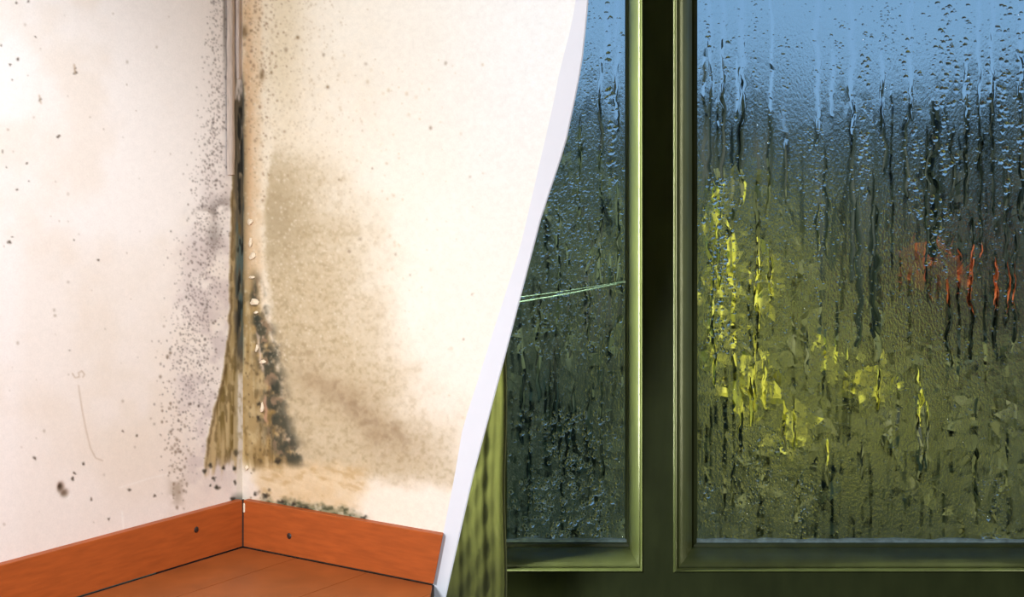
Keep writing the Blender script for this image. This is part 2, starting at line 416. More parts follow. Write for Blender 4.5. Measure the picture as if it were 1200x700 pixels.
    m = Z(); dots(m, 900, lambda x, y: math.exp(-((x-340)/60)**2), 0.7, 1.6, 73, 286, 480, 20, 430); c = lay(c, (248, 236, 214), m*0.5)
    m = Z(); dots(m, 260, lambda x, y: math.exp(-((x-430)/90)**2), 0.8, 2.2, 74, 320, 580, 60, 560); c = lay(c, (206, 184, 150), m*0.5)
    m = Z(); dots(m, 14, lambda x, y: 1.0, 1.2, 2.4, 75, 330, 560, 0, 420); c = lay(c, (150, 130, 108), m*0.7)
    m = Z()
    for x, y, rx, ry in [(303,490,3.4,4.5),(302,474,2.2,2.4),(281,447,3,3),(279,440,3,5),(282,456,2,4),(325,541,5,3),(312,582,4,3),(330,590,5,3),(356,596,6,3),(345,590,4,3),(300,580,3,2),(425,608,4,2)]:
        m = np.maximum(m, np.exp(-(((xx-x+wx*1.5)/rx)**2+((yy-y+wy*1.5)/ry)**2)**1.5))
    c = lay(c, (48, 44, 36), m*0.9)
    m = Z()
    for x, y, rx, ry in [(286,37,4,7),(307,88,3,6),(384,102,1.8,1.8),(294,36,1.6,1.6),(349,44,2,2),(318,85,1.5,2)]:
        m = np.maximum(m, np.exp(-(((xx-x)/rx)**2+((yy-y)/ry)**2)))
    c = lay(c, (120, 96, 66), m*0.8)
    m = Z(); dots(m, 60, lambda x, y: 1.0, 0.9, 2.2, 76, 286, 320, 400, 590); c = lay(c, (90, 72, 50), m*0.8)
    # seam in the very corner
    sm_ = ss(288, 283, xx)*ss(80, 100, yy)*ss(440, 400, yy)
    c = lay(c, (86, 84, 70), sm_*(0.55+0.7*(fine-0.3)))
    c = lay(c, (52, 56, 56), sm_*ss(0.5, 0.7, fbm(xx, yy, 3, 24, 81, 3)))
    c = lay(c, (104, 128, 124), sm_*ss(240, 260, yy)*ss(0.55, 0.75, fbm(xx, yy, 3, 40, 84, 2))*0.8)
    c = lay(c, (226, 214, 196), ss(285, 282, xx)*ss(415, 440, yy)*0.9)
    c *= (1 + 0.05*(fine[..., None]-0.5))
    return c, h

def sample(canvas, px_, py_):
    x = np.clip(px_-X0, 0, WC-1.001); y = np.clip(py_-Y0c, 0, HC-1.001)
    xi = x.astype(int); yi = y.astype(int); fx = x-xi; fy = y-yi
    if canvas.ndim == 3: fx = fx[..., None]; fy = fy[..., None]
    return (canvas[yi, xi]*(1-fx)+canvas[yi, xi+1]*fx)*(1-fy) + (canvas[yi+1, xi]*(1-fx)+canvas[yi+1, xi+1]*fx)*fy

# trim outline on the right wall, as distance along the wall against height
TL = [(694, -900), (684, -200), (676, 0), (667, 43), (656.6, 82), (649, 122), (631, 200), (610, 291), (580, 384), (558.6, 452), (543, 500), (533, 560), (518, 634), (504.5, 704), (490, 775)]
TR = [(716, -900), (697, -200), (690, 0), (685, 51), (682, 77), (673.5, 120), (663, 170), (653, 200), (635, 254), (597, 400), (554.5, 560), (522.3, 702), (508, 772)]
def along(pts):
    r = []
    for x, y in pts:
        p = wall_hit(x, y, C0, nR); r.append(((p-C0).dot(bR), p.z))
    return sorted(r, key=lambda q: q[1])
TLw, TRw = along(TL), along(TR)
tl_at = lambda z: np.interp(z, [q[1] for q in TLw], [q[0] for q in TLw])
tr_at = lambda z: np.interp(z, [q[1] for q in TRw], [q[0] for q in TRw])
CEIL = 2.2

def refl(c):                                           # picture colour -> paint reflectance
    return np.clip(lin(np.clip(c, 0, 255))*0.90, 0, 0.9)

def build_walls():
    zs = np.concatenate([np.linspace(-0.0, 0.84, 560), np.linspace(0.86, CEIL, 12)])
    # left wall: t runs from the corner towards the viewer
    ts = np.concatenate([np.linspace(0, 0.60, 380), np.linspace(0.62, 3.9, 14)])
    T, Zz = np.meshgrid(ts, zs)
    P = np.zeros(T.shape + (3,))
    for k in range(2): P[..., k] = C0[k] - aL[k]*T
    P[..., 2] = Zz
    u, v = project(P); u = np.clip(u, -55, 1e4)
    cl, hl = left_canvas()
    col = refl(sample(cl, np.where(P[..., 1] > 0.3, u, -55), v)); hh = sample(hl, u, v)*(P[..., 1] > 1)
    for k in range(2): P[..., k] += nL[k]*hh
    wl = grid_mesh('wall_left', P, M['plaster'], None, col)
    tag(wl, 'cream plaster wall with grey speckled mould along the corner', kind='structure')
    # right wall: ends at the slanting trim
    ss_ = np.linspace(0, 1, 360)
    P = np.zeros((len(zs), len(ss_), 3))
    T = ss_[None, :]*tl_at(zs)[:, None]
    for k in range(2): P[..., k] = C0[k] + bR[k]*T
    P[..., 2] = zs[:, None]
    u, v = project(P)
    cr, hr = right_canvas()
    col = refl(sample(cr, u, v)); hh = sample(hr, u, v)
    for k in range(2): P[..., k] += nR[k]*hh
    wr = grid_mesh('wall_right', P[:, ::-1], M['plaster'], None, col[:, ::-1])
    tag(wr, 'white plaster wall with ochre damp stain and black mould', kind='structure')
    # solid back of the right wall, 3 cm thick
    mb = MB(); zz = np.linspace(-0.04, CEIL, 60)
    fr = [C0 + bR*(float(tl_at(z))-0.001) - nR*0.002 + Vector((0, 0, z)) for z in zz]
    bk = [p - nR*0.028 for p in fr]
    f0 = [C0 - nR*0.002 + Vector((0, 0, z)) for z in zz]; b0 = [p - nR*0.028 for p in f0]
    n = len(zz); vs = fr+bk+f0+b0; fs = []
    for i in range(n-1):
        fs += [(i, i+1, n+i+1, n+i), (n+i, n+i+1, 3*n+i+1, 3*n+i), (2*n+i, 2*n+i+1, i+1, i)]
    fs.append((n-1, 2*n-1, 4*n-1, 3*n-1)); fs.append((0, 2*n, 3*n, n))
    mb.add(vs, fs); mb.build('wall_core', M['ceiling'], wr)
    # left wall carried on behind the right wall as far as the window wall
    mb = MB(); e = C0 + aL*0.62; k = C0 - nL*0.0
    mb.add([k-nL*.1+Vector((0,0,-1.2)), e-nL*.1+Vector((0,0,-1.2)), e+Vector((0,0,-1.2)), k+Vector((0,0,-1.2)),
            k-nL*.1+Vector((0,0,CEIL)), e-nL*.1+Vector((0,0,CEIL)), e+Vector((0,0,CEIL)), k+Vector((0,0,CEIL))],
           [(0,3,2,1),(4,5,6,7),(0,1,5,4),(1,2,6,5),(2,3,7,6),(3,0,4,7)])
    tag(mb.build('wall_return', M['dark_wall']), kind='structure')
    # paper strips hanging in the corner
    def strip(x0, x1, y0, y1, off, wob, seed):
        r = np.random.default_rng(seed); n = 40; vs = []; fs = []
        for i in range(n):
            y = y0+(y1-y0)*i/(n-1)
            for j, x in enumerate((x0, (x0+x1)/2, x1)):
                xw = x + (vnoise(np.array(y/18.), np.array(j*3.1+seed), seed)-0.5)*wob
                p = wall_hit(float(xw), y, C0, nL) + nL*(off + (0.0012 if j == 1 else 0))
                vs.append(p)
            vs.append(vs[-1]-nL*0.0015)
        for i in range(n-1):
            for j in range(3): a = i*4+j; fs.append((a, a+1, a+5, a+4))
        return mesh('paper_strip', vs, fs, M['strip'], wl, True)
    strip(264.8, 273.6, -60, 205, 0.0022, 1.2, 3)
    strip(275.2, 280.0, -60, 92, 0.0030, 1.0, 5)
    # paint flakes proud of the right wall
    for x, y, w, hgt, s in [(294, 260, 6, 8, 1), (294.5, 284, 4, 12, 2), (297, 300, 8, 10, 3), (296, 325, 7, 4, 4), (299, 354, 11, 9, 5), (302, 408, 3, 12, 6), (309, 424, 9, 5, 7), (308, 478, 4, 14, 8), (301, 366, 5, 4, 9), (290, 548, 4, 7, 10)]:
        r = np.random.default_rng(100+s); n = 9; vs = []; ctr = wall_hit(x, y, C0, nR)
        for k in range(n):
            a = 2*math.pi*k/n; rr = r.uniform(0.65, 1.05)*0.5
            vs.append(wall_hit(x+w*rr*math.cos(a), y+hgt*rr*math.sin(a), C0, nR)+nR*(0.002+0.0015*(math.sin(a) > 0)))
        vs += [q-nR*0.0018 for q in vs]; vs.append(ctr+nR*0.0045)
        fs = [(k, (k+1) % n, 2*n) for k in range(n)] + [(k, n+k, n+(k+1) % n, (k+1) % n) for k in range(n)]
        mesh('paint_flake', vs, fs, M['flake'], wr)
    return wl, wr
wall_left, wall_right = build_walls()

def build_trim():  # dividing band between corner and window, built as a trim strip
    zz = np.linspace(-0.16, CEIL, 90); n = len(zz); vs = []
    for z in zz:
        a, b = float(tl_at(z)), float(tr_at(z))
        z3 = Vector((0, 0, z))
        vs += [C0+bR*a+nR*0.0012+z3, C0+bR*(b-0.0012)+nR*0.0016+z3, C0+bR*b+nR*0.0002+z3, C0+bR*(b-0.004)-nR*0.005+z3, C0+bR*a-nR*0.005+z3]
    fs = []
    for i in range(n-1):
        for k in range(5): fs.append((i*5+k, i*5+(k+1) % 5, (i+1)*5+(k+1) % 5, (i+1)*5+k))
    fs += [(4, 3, 2, 1, 0), tuple((n-1)*5+k for k in range(5))]
    o = mesh('divider_band_1', vs, fs, M['white_trim'])
    tag(o, 'plain white divider band built as a strip slanting along the end of the stained wall', kind='structure')
build_trim()

# floor of laminate planks (running along the left wall), raised above the stairwell
XE = -0.1068                                            # open edge of the landing
def build_floor():
    root = empty('floor'); tag(root, 'reddish brown laminate floor in the mouldy corner', kind='structure')
    mb = MB()
    poly = [(C0.x, C0.y)]
    tx = float(tl_at(0.0))
    e = C0 + bR*tx
    far = C0 - aL*3.9
    poly = [(C0.x, C0.y), (far.x, far.y), (XE, far.y), (XE, e.y+0.0), (e.x, e.y)]
    mb.prism(poly[::-1], -0.16, -0.004)
    mb.build('subfloor', M['dark_gap'], root)
    # planks: strips at constant distance from the left wall
    wpl = 0.135; d0 = SK + 0.002
    p365 = wall_hit(365, 695, Vector((0, 0, 0)), Vector((0, 0, 1)))
    dd = (p365-C0).dot(nL)
    edges = [dd + k*wpl for k in range(-6, 14) if dd + k*wpl > d0+0.01]
    edges = [d0] + edges
    for k, (s0, s1) in enumerate(zip(edges[:-1], edges[1:])):
        s0 += 0.0006; s1 -= 0.0006
        # clip against the open edge x = XE: length along -aL from the right skirting
        def pt(s, t): return C0 + nL*s - aL*t
        def tmax(s): return 3.85
        def tmin(s):
            t = SK + 0.003
            p = pt(s, t)
            if p.x > XE - 0.002: t += (p.x - (XE-0.002))/aL.x
            return t
        if tmin(s1) > 3.6: break
        q = [pt(s0, tmin(s0)), pt(s1, tmin(s1)), pt(s1, tmax(s1)), pt(s0, tmax(s0))]
        sx = (XE - 0.002 - (C0 - aL*(SK+0.003)).x)/nL.x     # where the open edge meets the right skirting
        if s0 < sx < s1: q.insert(1, pt(sx, SK+0.003))
        m = MB(); m.prism([(p.x, p.y) for p in q], -0.004, 0.0)
        o = m.build('plank', M['laminate'], root)
    return root
build_floor()

def baseboard(name, side, label):
    HB = 0.07
    root = empty(name); tag(root, label, kind='structure')
    if side == 'L': d, n, t0, t1 = -aL, nL, SK, 3.8
    else: d, n, t0, t1 = bR, nR, SK + 0.0006, float(tl_at(0.035)) 
    def P(t, off, z): return C0 + d*t + n*off + Vector((0, 0, z))
    def end_at(off, z):                                 # scribed to the slant of the trim
        return float(tl_at(z)) + off*0.62
    m = MB()
    prof = [(0.0, 0.0015), (SK, 0.0015), (SK, HB-0.0008), (SK-0.0008, HB), (0.0, HB)]
    ends = []
    for t in (t0, t1):
        for o_, z in prof:
            tt = t if t == t0 or side == 'L' else end_at(o_, z)
            ends.append(P(tt, o_, z))
    k = len(prof)
    f = [(i, (i+1) % k, k+(i+1) % k, k+i) for i in range(k)] + [tuple(range(k))[::-1], tuple(range(k, 2*k))]
    if side == 'R': f = [q[::-1] for q in f]
    m.add(ends, f); m.build('board', M['skirting'], root)
    # nail
    nx, ny = ((230, 621), (339, 628.5))[side == 'R']
    h = wall_hit(nx, ny, C0 + n*SK, n)
    vs = []; q = n.orthogonal().normalized(); w = n.cross(q)
    for i in range(10):
        a = 2*math.pi*i/10
        vs.append(h + (q*math.cos(a)+w*math.sin(a))*0.0045 + n*0.0004)
    for i in range(10):
        a = 2*math.pi*i/10
        vs.append(h + (q*math.cos(a)+w*math.sin(a))*0.0026 + n*0.0016)
    fs = [(i, (i+1) % 10, 10+(i+1) % 10, 10+i) for i in range(10)] + [tuple(range(10, 20))]
    mesh('nail', vs, fs, M['nail'], root)
    return root
bl = baseboard('baseboard_left', 'L', 'orange stained wooden skirting under the speckled wall')
br = baseboard('baseboard_right', 'R', 'orange stained wooden skirting under the ochre stain')
# dark open joint where the boards meet, with a crumb of plaster stuck in its top
m = MB(); p = B0
m.box(p.x-0.0012, p.x+0.0016, p.y-0.0012, p.y+0.004, 0.001, 0.0705); m.build('joint', M['dark_gap'], br)
m = MB(); m.box(p.x+0.0010, p.x+0.0040, p.y-0.0030, p.y+0.003, 0.052, 0.066); bevel(m.build('plaster_crumb', M['flake'], br), 0.001)

# ---------------------------------------------------------------- shell of the stairwell
YF, YG = 2.60, 2.66                                     # front of the window frame, plane of the glass
WX0, WX1 = px(545, 0, YF).x, px(1345, 0, YF).x
WZ0, WZ1 = px(0, 735, YF).z, px(0, -560, YF).z
def shell():
    def b(name, *a, m='dark_wall'):
        q = MB(); q.box(*a); o = q.build(name, M[m]); tag(o, kind='structure'); return o
    b('wall_window_below', -0.6, 2.0, YF+0.012, YF+0.16, -1.2, WZ0)
    b('wall_window_above', -0.6, 2.0, YF+0.012, YF+0.16, WZ1, CEIL)
    b('wall_window_beside', WX1, 2.0, YF+0.012, YF+0.16, WZ0, WZ1)
    b('wall_window_corner', -0.6, WX0, YF+0.012, YF+0.16, WZ0, WZ1)
    b('wall_side', 2.0, 2.1, -1.1, YF+0.16, -1.2, CEIL)
    b('wall_back', -2.9, 2.1, -1.2, -1.1, -1.2, CEIL)
    b('ceiling', -2.9, 2.1, -1.2, YF+0.16, CEIL, CEIL+0.1, m='ceiling')
    b('floor_stairwell', -2.9, 2.1, -1.2, YF+0.16, -1.3, -1.2)
shell()

# ================================================================ WINDOW
win = empty('window_1', (0, 0, 0)); tag(win, 'old olive green window frame with two panes running with condensation', kind='structure')
def rect(x0, x1, ytop, ybot, Y):
    a, b_ = px(x0, ytop, Y), px(x1, ybot, Y); return (a.x, b_.x, b_.z, a.z)
TOPF, TOPG = -520, -480
FR = {'l': rect(566, 753.5, TOPF, 671, YF), 'r': rect(789, 1315, TOPF, 671, YF)}
GR = {'l': rect(594, 732.5, TOPG, 634, YG), 'r': rect(817, 1280, TOPG, 634.5, YG)}
def mould(k):
    # bead, groove, ogee, fillet: (share of the way to the glass, depth share)
    prof = [(0, 0.02), (0.0, -0.03), (0.03, -0.06), (0.08, -0.07), (0.12, -0.04), (0.13, 0.06), (0.17, 0.12), (0.20, 0.10),
            (0.27, 0.13), (0.36, 0.20), (0.45, 0.30), (0.55, 0.43), (0.64, 0.56), (0.72, 0.66), (0.77, 0.72), (0.79, 0.86), (0.90, 0.88), (0.92, 0.93), (1.0, 0.96), (1.0, 1.06)]
    f, g = FR[k], GR[k]
    rings = []
    for s, d in prof:
        x0, x1, z0, z1 = [f[i]+(g[i]-f[i])*s for i in range(4)]
        y = YF+(YG-YF)*d
        rings.append([(x0, y, z0), (x1, y, z0), (x1, y, z1), (x0, y, z1)])
    n = len(rings)
    for side in range(4):
        a, b_ = side, (side+1) % 4
        vs = []; fs = []
        div = 2
        for r in rings:
            vs += [r[a], r[b_]]
        for i in range(n-1): fs.append((i*2, i*2+1, i*2+3, i*2+2))
        o = mesh('moulding', vs, fs, M['olive'], win)
        for p_ in o.data.polygons: p_.use_smooth = False
for k in 'lr': mould(k)
m = MB(); m.box(FR['l'][1], FR['r'][0], YF, YG+0.03, FR['l'][2]-0.0, FR['l'][3]); m.build('mullion', M['olive'], win)
m = MB(); m.box(WX0, WX1, YF, YG+0.03, WZ0, FR['l'][2]); m.build('bottom_rail', M['olive'], win)
m = MB(); m.box(WX0, WX1, YF, YG+0.03, FR['l'][3], WZ1); m.build('top_rail', M['olive'], win)
m = MB(); m.box(WX0, FR['l'][0], YF, YG+0.03, FR['l'][2], FR['l'][3]); m.build('stile', M['olive'], win)
m = MB(); m.box(FR['r'][1], WX1, YF, YG+0.03, FR['l'][2], FR['l'][3]); m.build('stile', M['olive'], win)

# ---- glass, condensation film, drops and runs
def glass_mat():
    m = bpy.data.materials.new('window_glass'); m.use_nodes = True; nt = m.node_tree; nt.nodes.clear()
    out = nt.nodes.new('ShaderNodeOutputMaterial'); tr = nt.nodes.new('ShaderNodeBsdfTransparent'); gl = nt.nodes.new('ShaderNodeBsdfGlossy')
    fr = nt.nodes.new('ShaderNodeFresnel'); mx = nt.nodes.new('ShaderNodeMixShader')
    tr.inputs[0].default_value = (0.95, 0.98, 0.96, 1); gl.inputs['Roughness'].default_value = 0.03; fr.inputs[0].default_value = 1.35
    nt.links.new(fr.outputs[0], mx.inputs[0]); nt.links.new(tr.outputs[0], mx.inputs[1]); nt.links.new(gl.outputs[0], mx.inputs[2]); nt.links.new(mx.outputs[0], out.inputs[0])
    return m
def film_mat():
    m = bpy.data.materials.new('condensation'); m.use_nodes = True; nt = m.node_tree; nt.nodes.clear(); L = nt.links.new
    out = nt.nodes.new('ShaderNodeOutputMaterial')
    at = nt.nodes.new('ShaderNodeAttribute'); at.attribute_name = 'fog'
    tc = nt.nodes.new('ShaderNodeTexCoord'); mp = nt.nodes.new('ShaderNodeMapping'); mp.inputs['Scale'].default_value = (1, 1, 0.55)
    L(tc.outputs['Object'], mp.inputs[0])
    n = nt.nodes.new('ShaderNodeTexNoise'); n.inputs['Scale'].default_value = 300; n.inputs['Detail'].default_value = 5
    L(mp.outputs[0], n.inputs['Vector'])
    bp = nt.nodes.new('ShaderNodeBump'); bp.inputs['Strength'].default_value = 1.0; bp.inputs['Distance'].default_value = 0.0042
    L(n.outputs[0], bp.inputs['Height'])
    cu = nt.nodes.new('ShaderNodeAttribute'); cu.attribute_name = 'curdle'; L(cu.outputs['Fac'], bp.inputs['Strength'])
    rf = nt.nodes.new('ShaderNodeBsdfRefraction'); rf.inputs['IOR'].default_value = 1.22; rf.inputs['Roughness'].default_value = 0.27
    rf.inputs['Color'].default_value = (0.94, 0.96, 0.95, 1); L(bp.outputs[0], rf.inputs['Normal'])
    tl = nt.nodes.new('ShaderNodeBsdfTranslucent'); tl.inputs[0].default_value = (0.8, 0.86, 0.9, 1)
    m1 = nt.nodes.new('ShaderNodeMixShader'); m1.inputs[0].default_value = 0.05; L(rf.outputs[0], m1.inputs[1]); L(tl.outputs[0], m1.inputs[2])
    tr = nt.nodes.new('ShaderNodeBsdfTransparent')
    mx = nt.nodes.new('ShaderNodeMixShader'); L(at.outputs['Fac'], mx.inputs[0]); L(tr.outputs[0], mx.inputs[1]); L(m1.outputs[0], mx.inputs[2])
    L(mx.outputs[0], out.inputs[0])
    return m
def water_mat(ior=1.3):
    m = bpy.data.materials.new('clear_water'); m.use_nodes = True; nt = m.node_tree; nt.nodes.clear()
    out = nt.nodes.new('ShaderNodeOutputMaterial'); g = nt.nodes.new('ShaderNodeBsdfGlass')
    g.inputs['IOR'].default_value = ior; g.inputs['Roughness'].default_value = 0.0
    n = nt.nodes.new('ShaderNodeTexNoise'); n.inputs['Scale'].default_value = 60
    r = nt.nodes.new('ShaderNodeMapRange'); r.inputs[3].default_value = 0.94; r.inputs[4].default_value = 1.0
    nt.links.new(n.outputs[0], r.inputs[0]); nt.links.new(r.outputs[0], g.inputs['Color'])
    nt.links.new(g.outputs[0], out.inputs[0])
    return m
M['sky_glint'] = mat('sky_glint_water', (0.55, 0.66, 0.66), 0.12, noise=(70, 0.35), bump=(120, 0.4, 0.002), transl=0.6, spec=0.8)  # pale milky colour stands in for sky light shining through the water
M['glass'] = glass_mat(); M['film'] = film_mat(); M['water'] = water_mat(); M['run'] = water_mat(1.11)

PXM = YG/F                                              # metres per frame pixel at the glass
def run_path(x, y0, y1, seed, wob=2.2):
    r = np.random.default_rng(seed); ys = np.arange(y0, y1+3, 4.0)
    dx = (fbm(np.zeros_like(ys)+seed*3.3, ys, 10, 22, 200+seed % 40, 3)-0.5)*wob*4
    dx -= dx[0]
    return [(x+float(d), float(y)) for d, y in zip(dx, ys)]

RUNS_R = [(826,60,215,3.0),(833,-60,222,4.2),(845,-60,215,5.0),(868,-60,240,7.5),(858,150,330,3),(900,135,250,4),(905,-60,215,3),(888,165,260,3),(921,168,235,4),(957,-60,172,5.5),(966,172,300,5),(975,60,135,5),(999,-60,205,7),(1000,205,330,6),
          (1033,60,150,5),(1035,145,205,5),(1023,200,300,4),(1067,-60,140,5),(1063,135,230,6),(1093,118,300,11),(1086,150,330,4),(1106,122,140,4),(1118,150,250,5),(1132,60,240,5),(1146,-60,200,4),(1150,190,300,4),(1161,-60,250,4),(1196,-60,260,6),(1181,200,380,5),
          (1005,235,405,8),(1026,240,425,10),(960,238,295,5),(842,232,340,4),(885,225,390,4.5),(903,285,345,5),(836,300,450,4),(858,330,420,3),(884,385,480,4),(850,430,520,3),(878,440,500,5),(870,470,530,4),(895,420,480,4),(918,470,530,5),(930,480,525,4),
          (945,380,440,5),(992,402,420,4),(1030,425,480,4),(1075,430,560,7),(1085,470,550,5),(970,510,570,4),(975,560,630,3),(890,590,640,3),(1180,505,630,3),(1145,520,600,6),(1052,440,520,3),(1110,330,430,5),(1140,250,420,5),(1165,300,420,6),(1190,270,400,5),(1010,520,560,4),(935,560,610,6),(860,540,590,4),(828,500,600,3),(1235,-60,400,6),(1258,100,500,5)]
RUNS_L = [(704,60,200,4.5),(725,55,150,6),(706,200,330,4),(724,210,330,4),(680,140,260,4),(652,230,340,4),(664,280,420,4),(640,250,330,3),(690,260,400,4),(715,300,430,3),(630,330,470,5),(612,400,520,4),(650,410,520,6),(690,470,540,9),(672,450,520,5),(705,430,560,4),(620,530,600,4),(660,540,620,4),(700,570,625,4),(712,-60,60,5),(720,-60,50,4)]
for k in range(40):
    RUNS_R.append((RNG.uniform(822, 1270), *(lambda a: (a, a+RNG.uniform(40, 150)))(RNG.uniform(60, 560)), RNG.uniform(1.6, 3.4)))
for k in range(16):
    RUNS_L.append((RNG.uniform(600, 730), *(lambda a: (a, a+RNG.uniform(40, 130)))(RNG.uniform(80, 540)), RNG.uniform(1.6, 3.2)))
BEAD_R = [(830,-40,60,3,2.4),(852,40,95,2,2.8),(1015,35,215,6,2.4),(1060,40,125,4,2.8),(1078,80,130,3,2.8),(1108,-40,125,13,2.8),(1120,80,110,5,4.0),(1133,-40,130,5,2.6),(1157,60,125,4,3.0),(1178,-40,240,8,2.8),(985,30,110,5,2.0),(1108,130,210,10,2.8),(1072,150,260,8,2.4),(1010,150,230,7,2.2),(885,0,120,3,1.8),(922,20,110,4,1.8),(1043,0,60,10,1.6),(845,200,420,14,2),(955,150,300,12,1.8),(1195,0,200,4,2.6),(1100,230,320,10,2.4),(830,560,632,12,2.6),(890,500,632,40,1.8),(940,560,632,25,2.0),(1165,560,632,20,2.4)]
BEAD_L = [(713,-20,130,4,3.0),(729,20,60,2,2.8),(690,0,150,8,1.4),(716,130,220,6,2.4),(670,480,632,60,2.0),(640,560,632,30,2.4),(700,560,632,25,2.4),(660,200,420,50,1.5)]

def make_pane(key, x0, x1, runs, beads, label_seed, n_fine):
    y0, y1 = -70, 640
    root = empty('pane'); root.parent = win
    g = GR[key]
    m = MB(); m.box(g[0]-0.004, g[1]+0.004, YG+0.002, YG+0.006, g[2]-0.004, g[3]+0.004)
    m.build('glass_sheet', M['glass'], root)
    # fog thickness lattice (1.25 px cells), clear along each run and under each drop
    st = 1.25
    xs = np.arange(x0-2, x1+2, st); ys = np.arange(y0, y1+0.1, st)
    GX, GY = np.meshgrid(xs, ys)
    fog = 0.80 + 0.16*fbm(GX, GY, 30, 60, 301+label_seed, 3)
    fog -= 0.55*ss(0.56, 0.70, fbm(GX, GY, 5, 42, 311+label_seed, 4))*ss(60, 200, GY)      # thin vertical drying traces
    fog -= 0.45*ss(0.58, 0.72, fbm(GX, GY, 9, 12, 321+label_seed, 4))*ss(300, 480, GY)     # curdled patches low down
    r = np.random.default_rng(400+label_seed)
    def clear(px_, py_, rad, amt, rady=None):
        rady = rady or rad
        i0 = max(0, int((py_-2*rady-y0)/st)); i1 = min(len(ys), int((py_+2*rady-y0)/st)+2)
        j0 = max(0, int((px_-2*rad-xs[0])/st)); j1 = min(len(xs), int((px_+2*rad-xs[0])/st)+2)
        if i1 <= i0 or j1 <= j0: return
        w = np.exp(-(((GX[i0:i1, j0:j1]-px_)/rad)**2+((GY[i0:i1, j0:j1]-py_)/rady)**2)**2)
        fog[i0:i1, j0:j1] *= 1-amt*w
    runs_obj = []
    for q, (x, a, b, w) in enumerate(runs):
        a2 = max(a, y0)
        pth = run_path(x, a2, min(b, 632), 17*q+label_seed, 1.0+w*0.3)
        L_ = len(pth)
        ws = []
        for i, (u, v) in enumerate(pth):
            e = min(1, (i+1)/4, (L_-i)/2.0)
            ww = max(0.5, w*0.5*e*(0.75+0.6*float(vnoise(np.array(v/9.), np.array(q*1.7), 500))))
            ws.append(ww)
            clear(u, v, ww+0.4, 0.94, 4.0)
        if w >= 4.0: runs_obj.append((pth, ws))
    drops = []
    for bx, a, b, sx, rr in beads:
        n = int((b-a)*max(1, sx/3.0)/(rr*3.2))
        for _ in range(n):
            drops.append((bx+r.normal()*sx*0.6, r.uniform(a, b), rr*r.uniform(0.55, 1.25)))
    for _ in range(n_fine):
        y = y0+(y1-y0)*r.random()**0.75
        rad = 0.75+1.3*r.random()**3
        drops.append((r.uniform(x0, x1), y, rad))
    drops = [d for d in drops if x0+1 < d[0] < x1-1 and -66 < d[1] < 631]
    big_ = []
    for x, y, rad in drops:
        if rad > 1.5: clear(x, y, rad*0.95, 0.9)
    P = np.zeros(GX.shape+(3,))
    P[..., 0] = (GX-CX)*PXM; P[..., 1] = YG; P[..., 2] = EYE-(GY-HY)*PXM
    fm = grid_mesh('condensation_film', P[::-1], M['film'], root, None, {'fog': np.clip(fog, 0.02, 0.97)[::-1], 'curdle': (0.35+0.65*ss(60, 330, GY))[::-1]}, smooth=False)
    # plain fogged glass above the part in view
    zt = EYE-(y0-HY)*PXM
    # drops: domes joined into one
    seg, rn = 8, 3
    V, Fc = [], []
    for x, y, rad in drops:
        c = ((x-CX)*PXM, YG-0.0003, EYE-(y-HY)*PXM); R_ = rad*PXM; b = len(V)
        el = r.uniform(0.9, 1.35); hgt = (0.42 if rad < 2 else 0.5)*R_
        ph = r.uniform(0.8, 1.2, seg)
        for j in range(rn):
            al = j/rn*math.pi/2
            for k in range(seg):
                t = 2*math.pi*k/seg
                V.append((c[0]+R_*math.cos(al)*math.cos(t)*ph[k], c[1]-hgt*math.sin(al), c[2]+R_*el*math.cos(al)*math.sin(t)*ph[k]))
        V.append((c[0], c[1]-hgt, c[2]))
        for j in range(rn-1):
            for k in range(seg):
                Fc.append((b+j*seg+k, b+j*seg+(k+1) % seg, b+(j+1)*seg+(k+1) % seg, b+(j+1)*seg+k))
        tp = b+rn*seg
        for k in range(seg): Fc.append((b+(rn-1)*seg+k, b+(rn-1)*seg+(k+1) % seg, tp))
    o = mesh('water_drops', V, Fc, M['water'], root, True); tag(o, kind='stuff')
    # trickles: low ribs of water
    for pth, ws in runs_obj:
        V, Fc = [], []; K = 5
        for (u, v), w in zip(pth, ws):
            for k in range(K):
                t = math.pi*k/(K-1)
                V.append(((u-CX)*PXM - math.cos(t)*w*PXM, YG-0.0003-math.sin(t)*w*PXM*0.06, EYE-(v-HY)*PXM))
        for i in range(len(pth)-1):
            for k in range(K-1): Fc.append((i*K+k, (i+1)*K+k, (i+1)*K+k+1, i*K+k+1))
        if len(pth) > 2: mesh('water_run', V, Fc, M['run'], root, True)
    # water pooled along the bottom bead
    V, Fc = [], []; K = 6; us = np.arange(x0-1, x1+2, 3.0)
    for u in us:
        hh = 2.0+2.6*float(vnoise(np.array(u/14.), np.array(2.2), 610+label_seed))
        for k in range(K):
            t = math.pi*0.5*k/(K-1)
            V.append(((u-CX)*PXM, YG-0.0004-0.0075*math.cos(t), g[2]-0.0005+hh*PXM*math.sin(t)))
    for i in range(len(us)-1):
        for k in range(K-1): Fc.append((i*K+k, (i+1)*K+k, (i+1)*K+k+1, i*K+k+1))
    mesh('pooled_water', V, Fc, M['sky_glint'], root, True)
    return root
make_pane('l', 594, 732.5, RUNS_L, BEAD_L, 1, 1500)
make_pane('r', 817, 1280, RUNS_R, BEAD_R, 2, 4200)

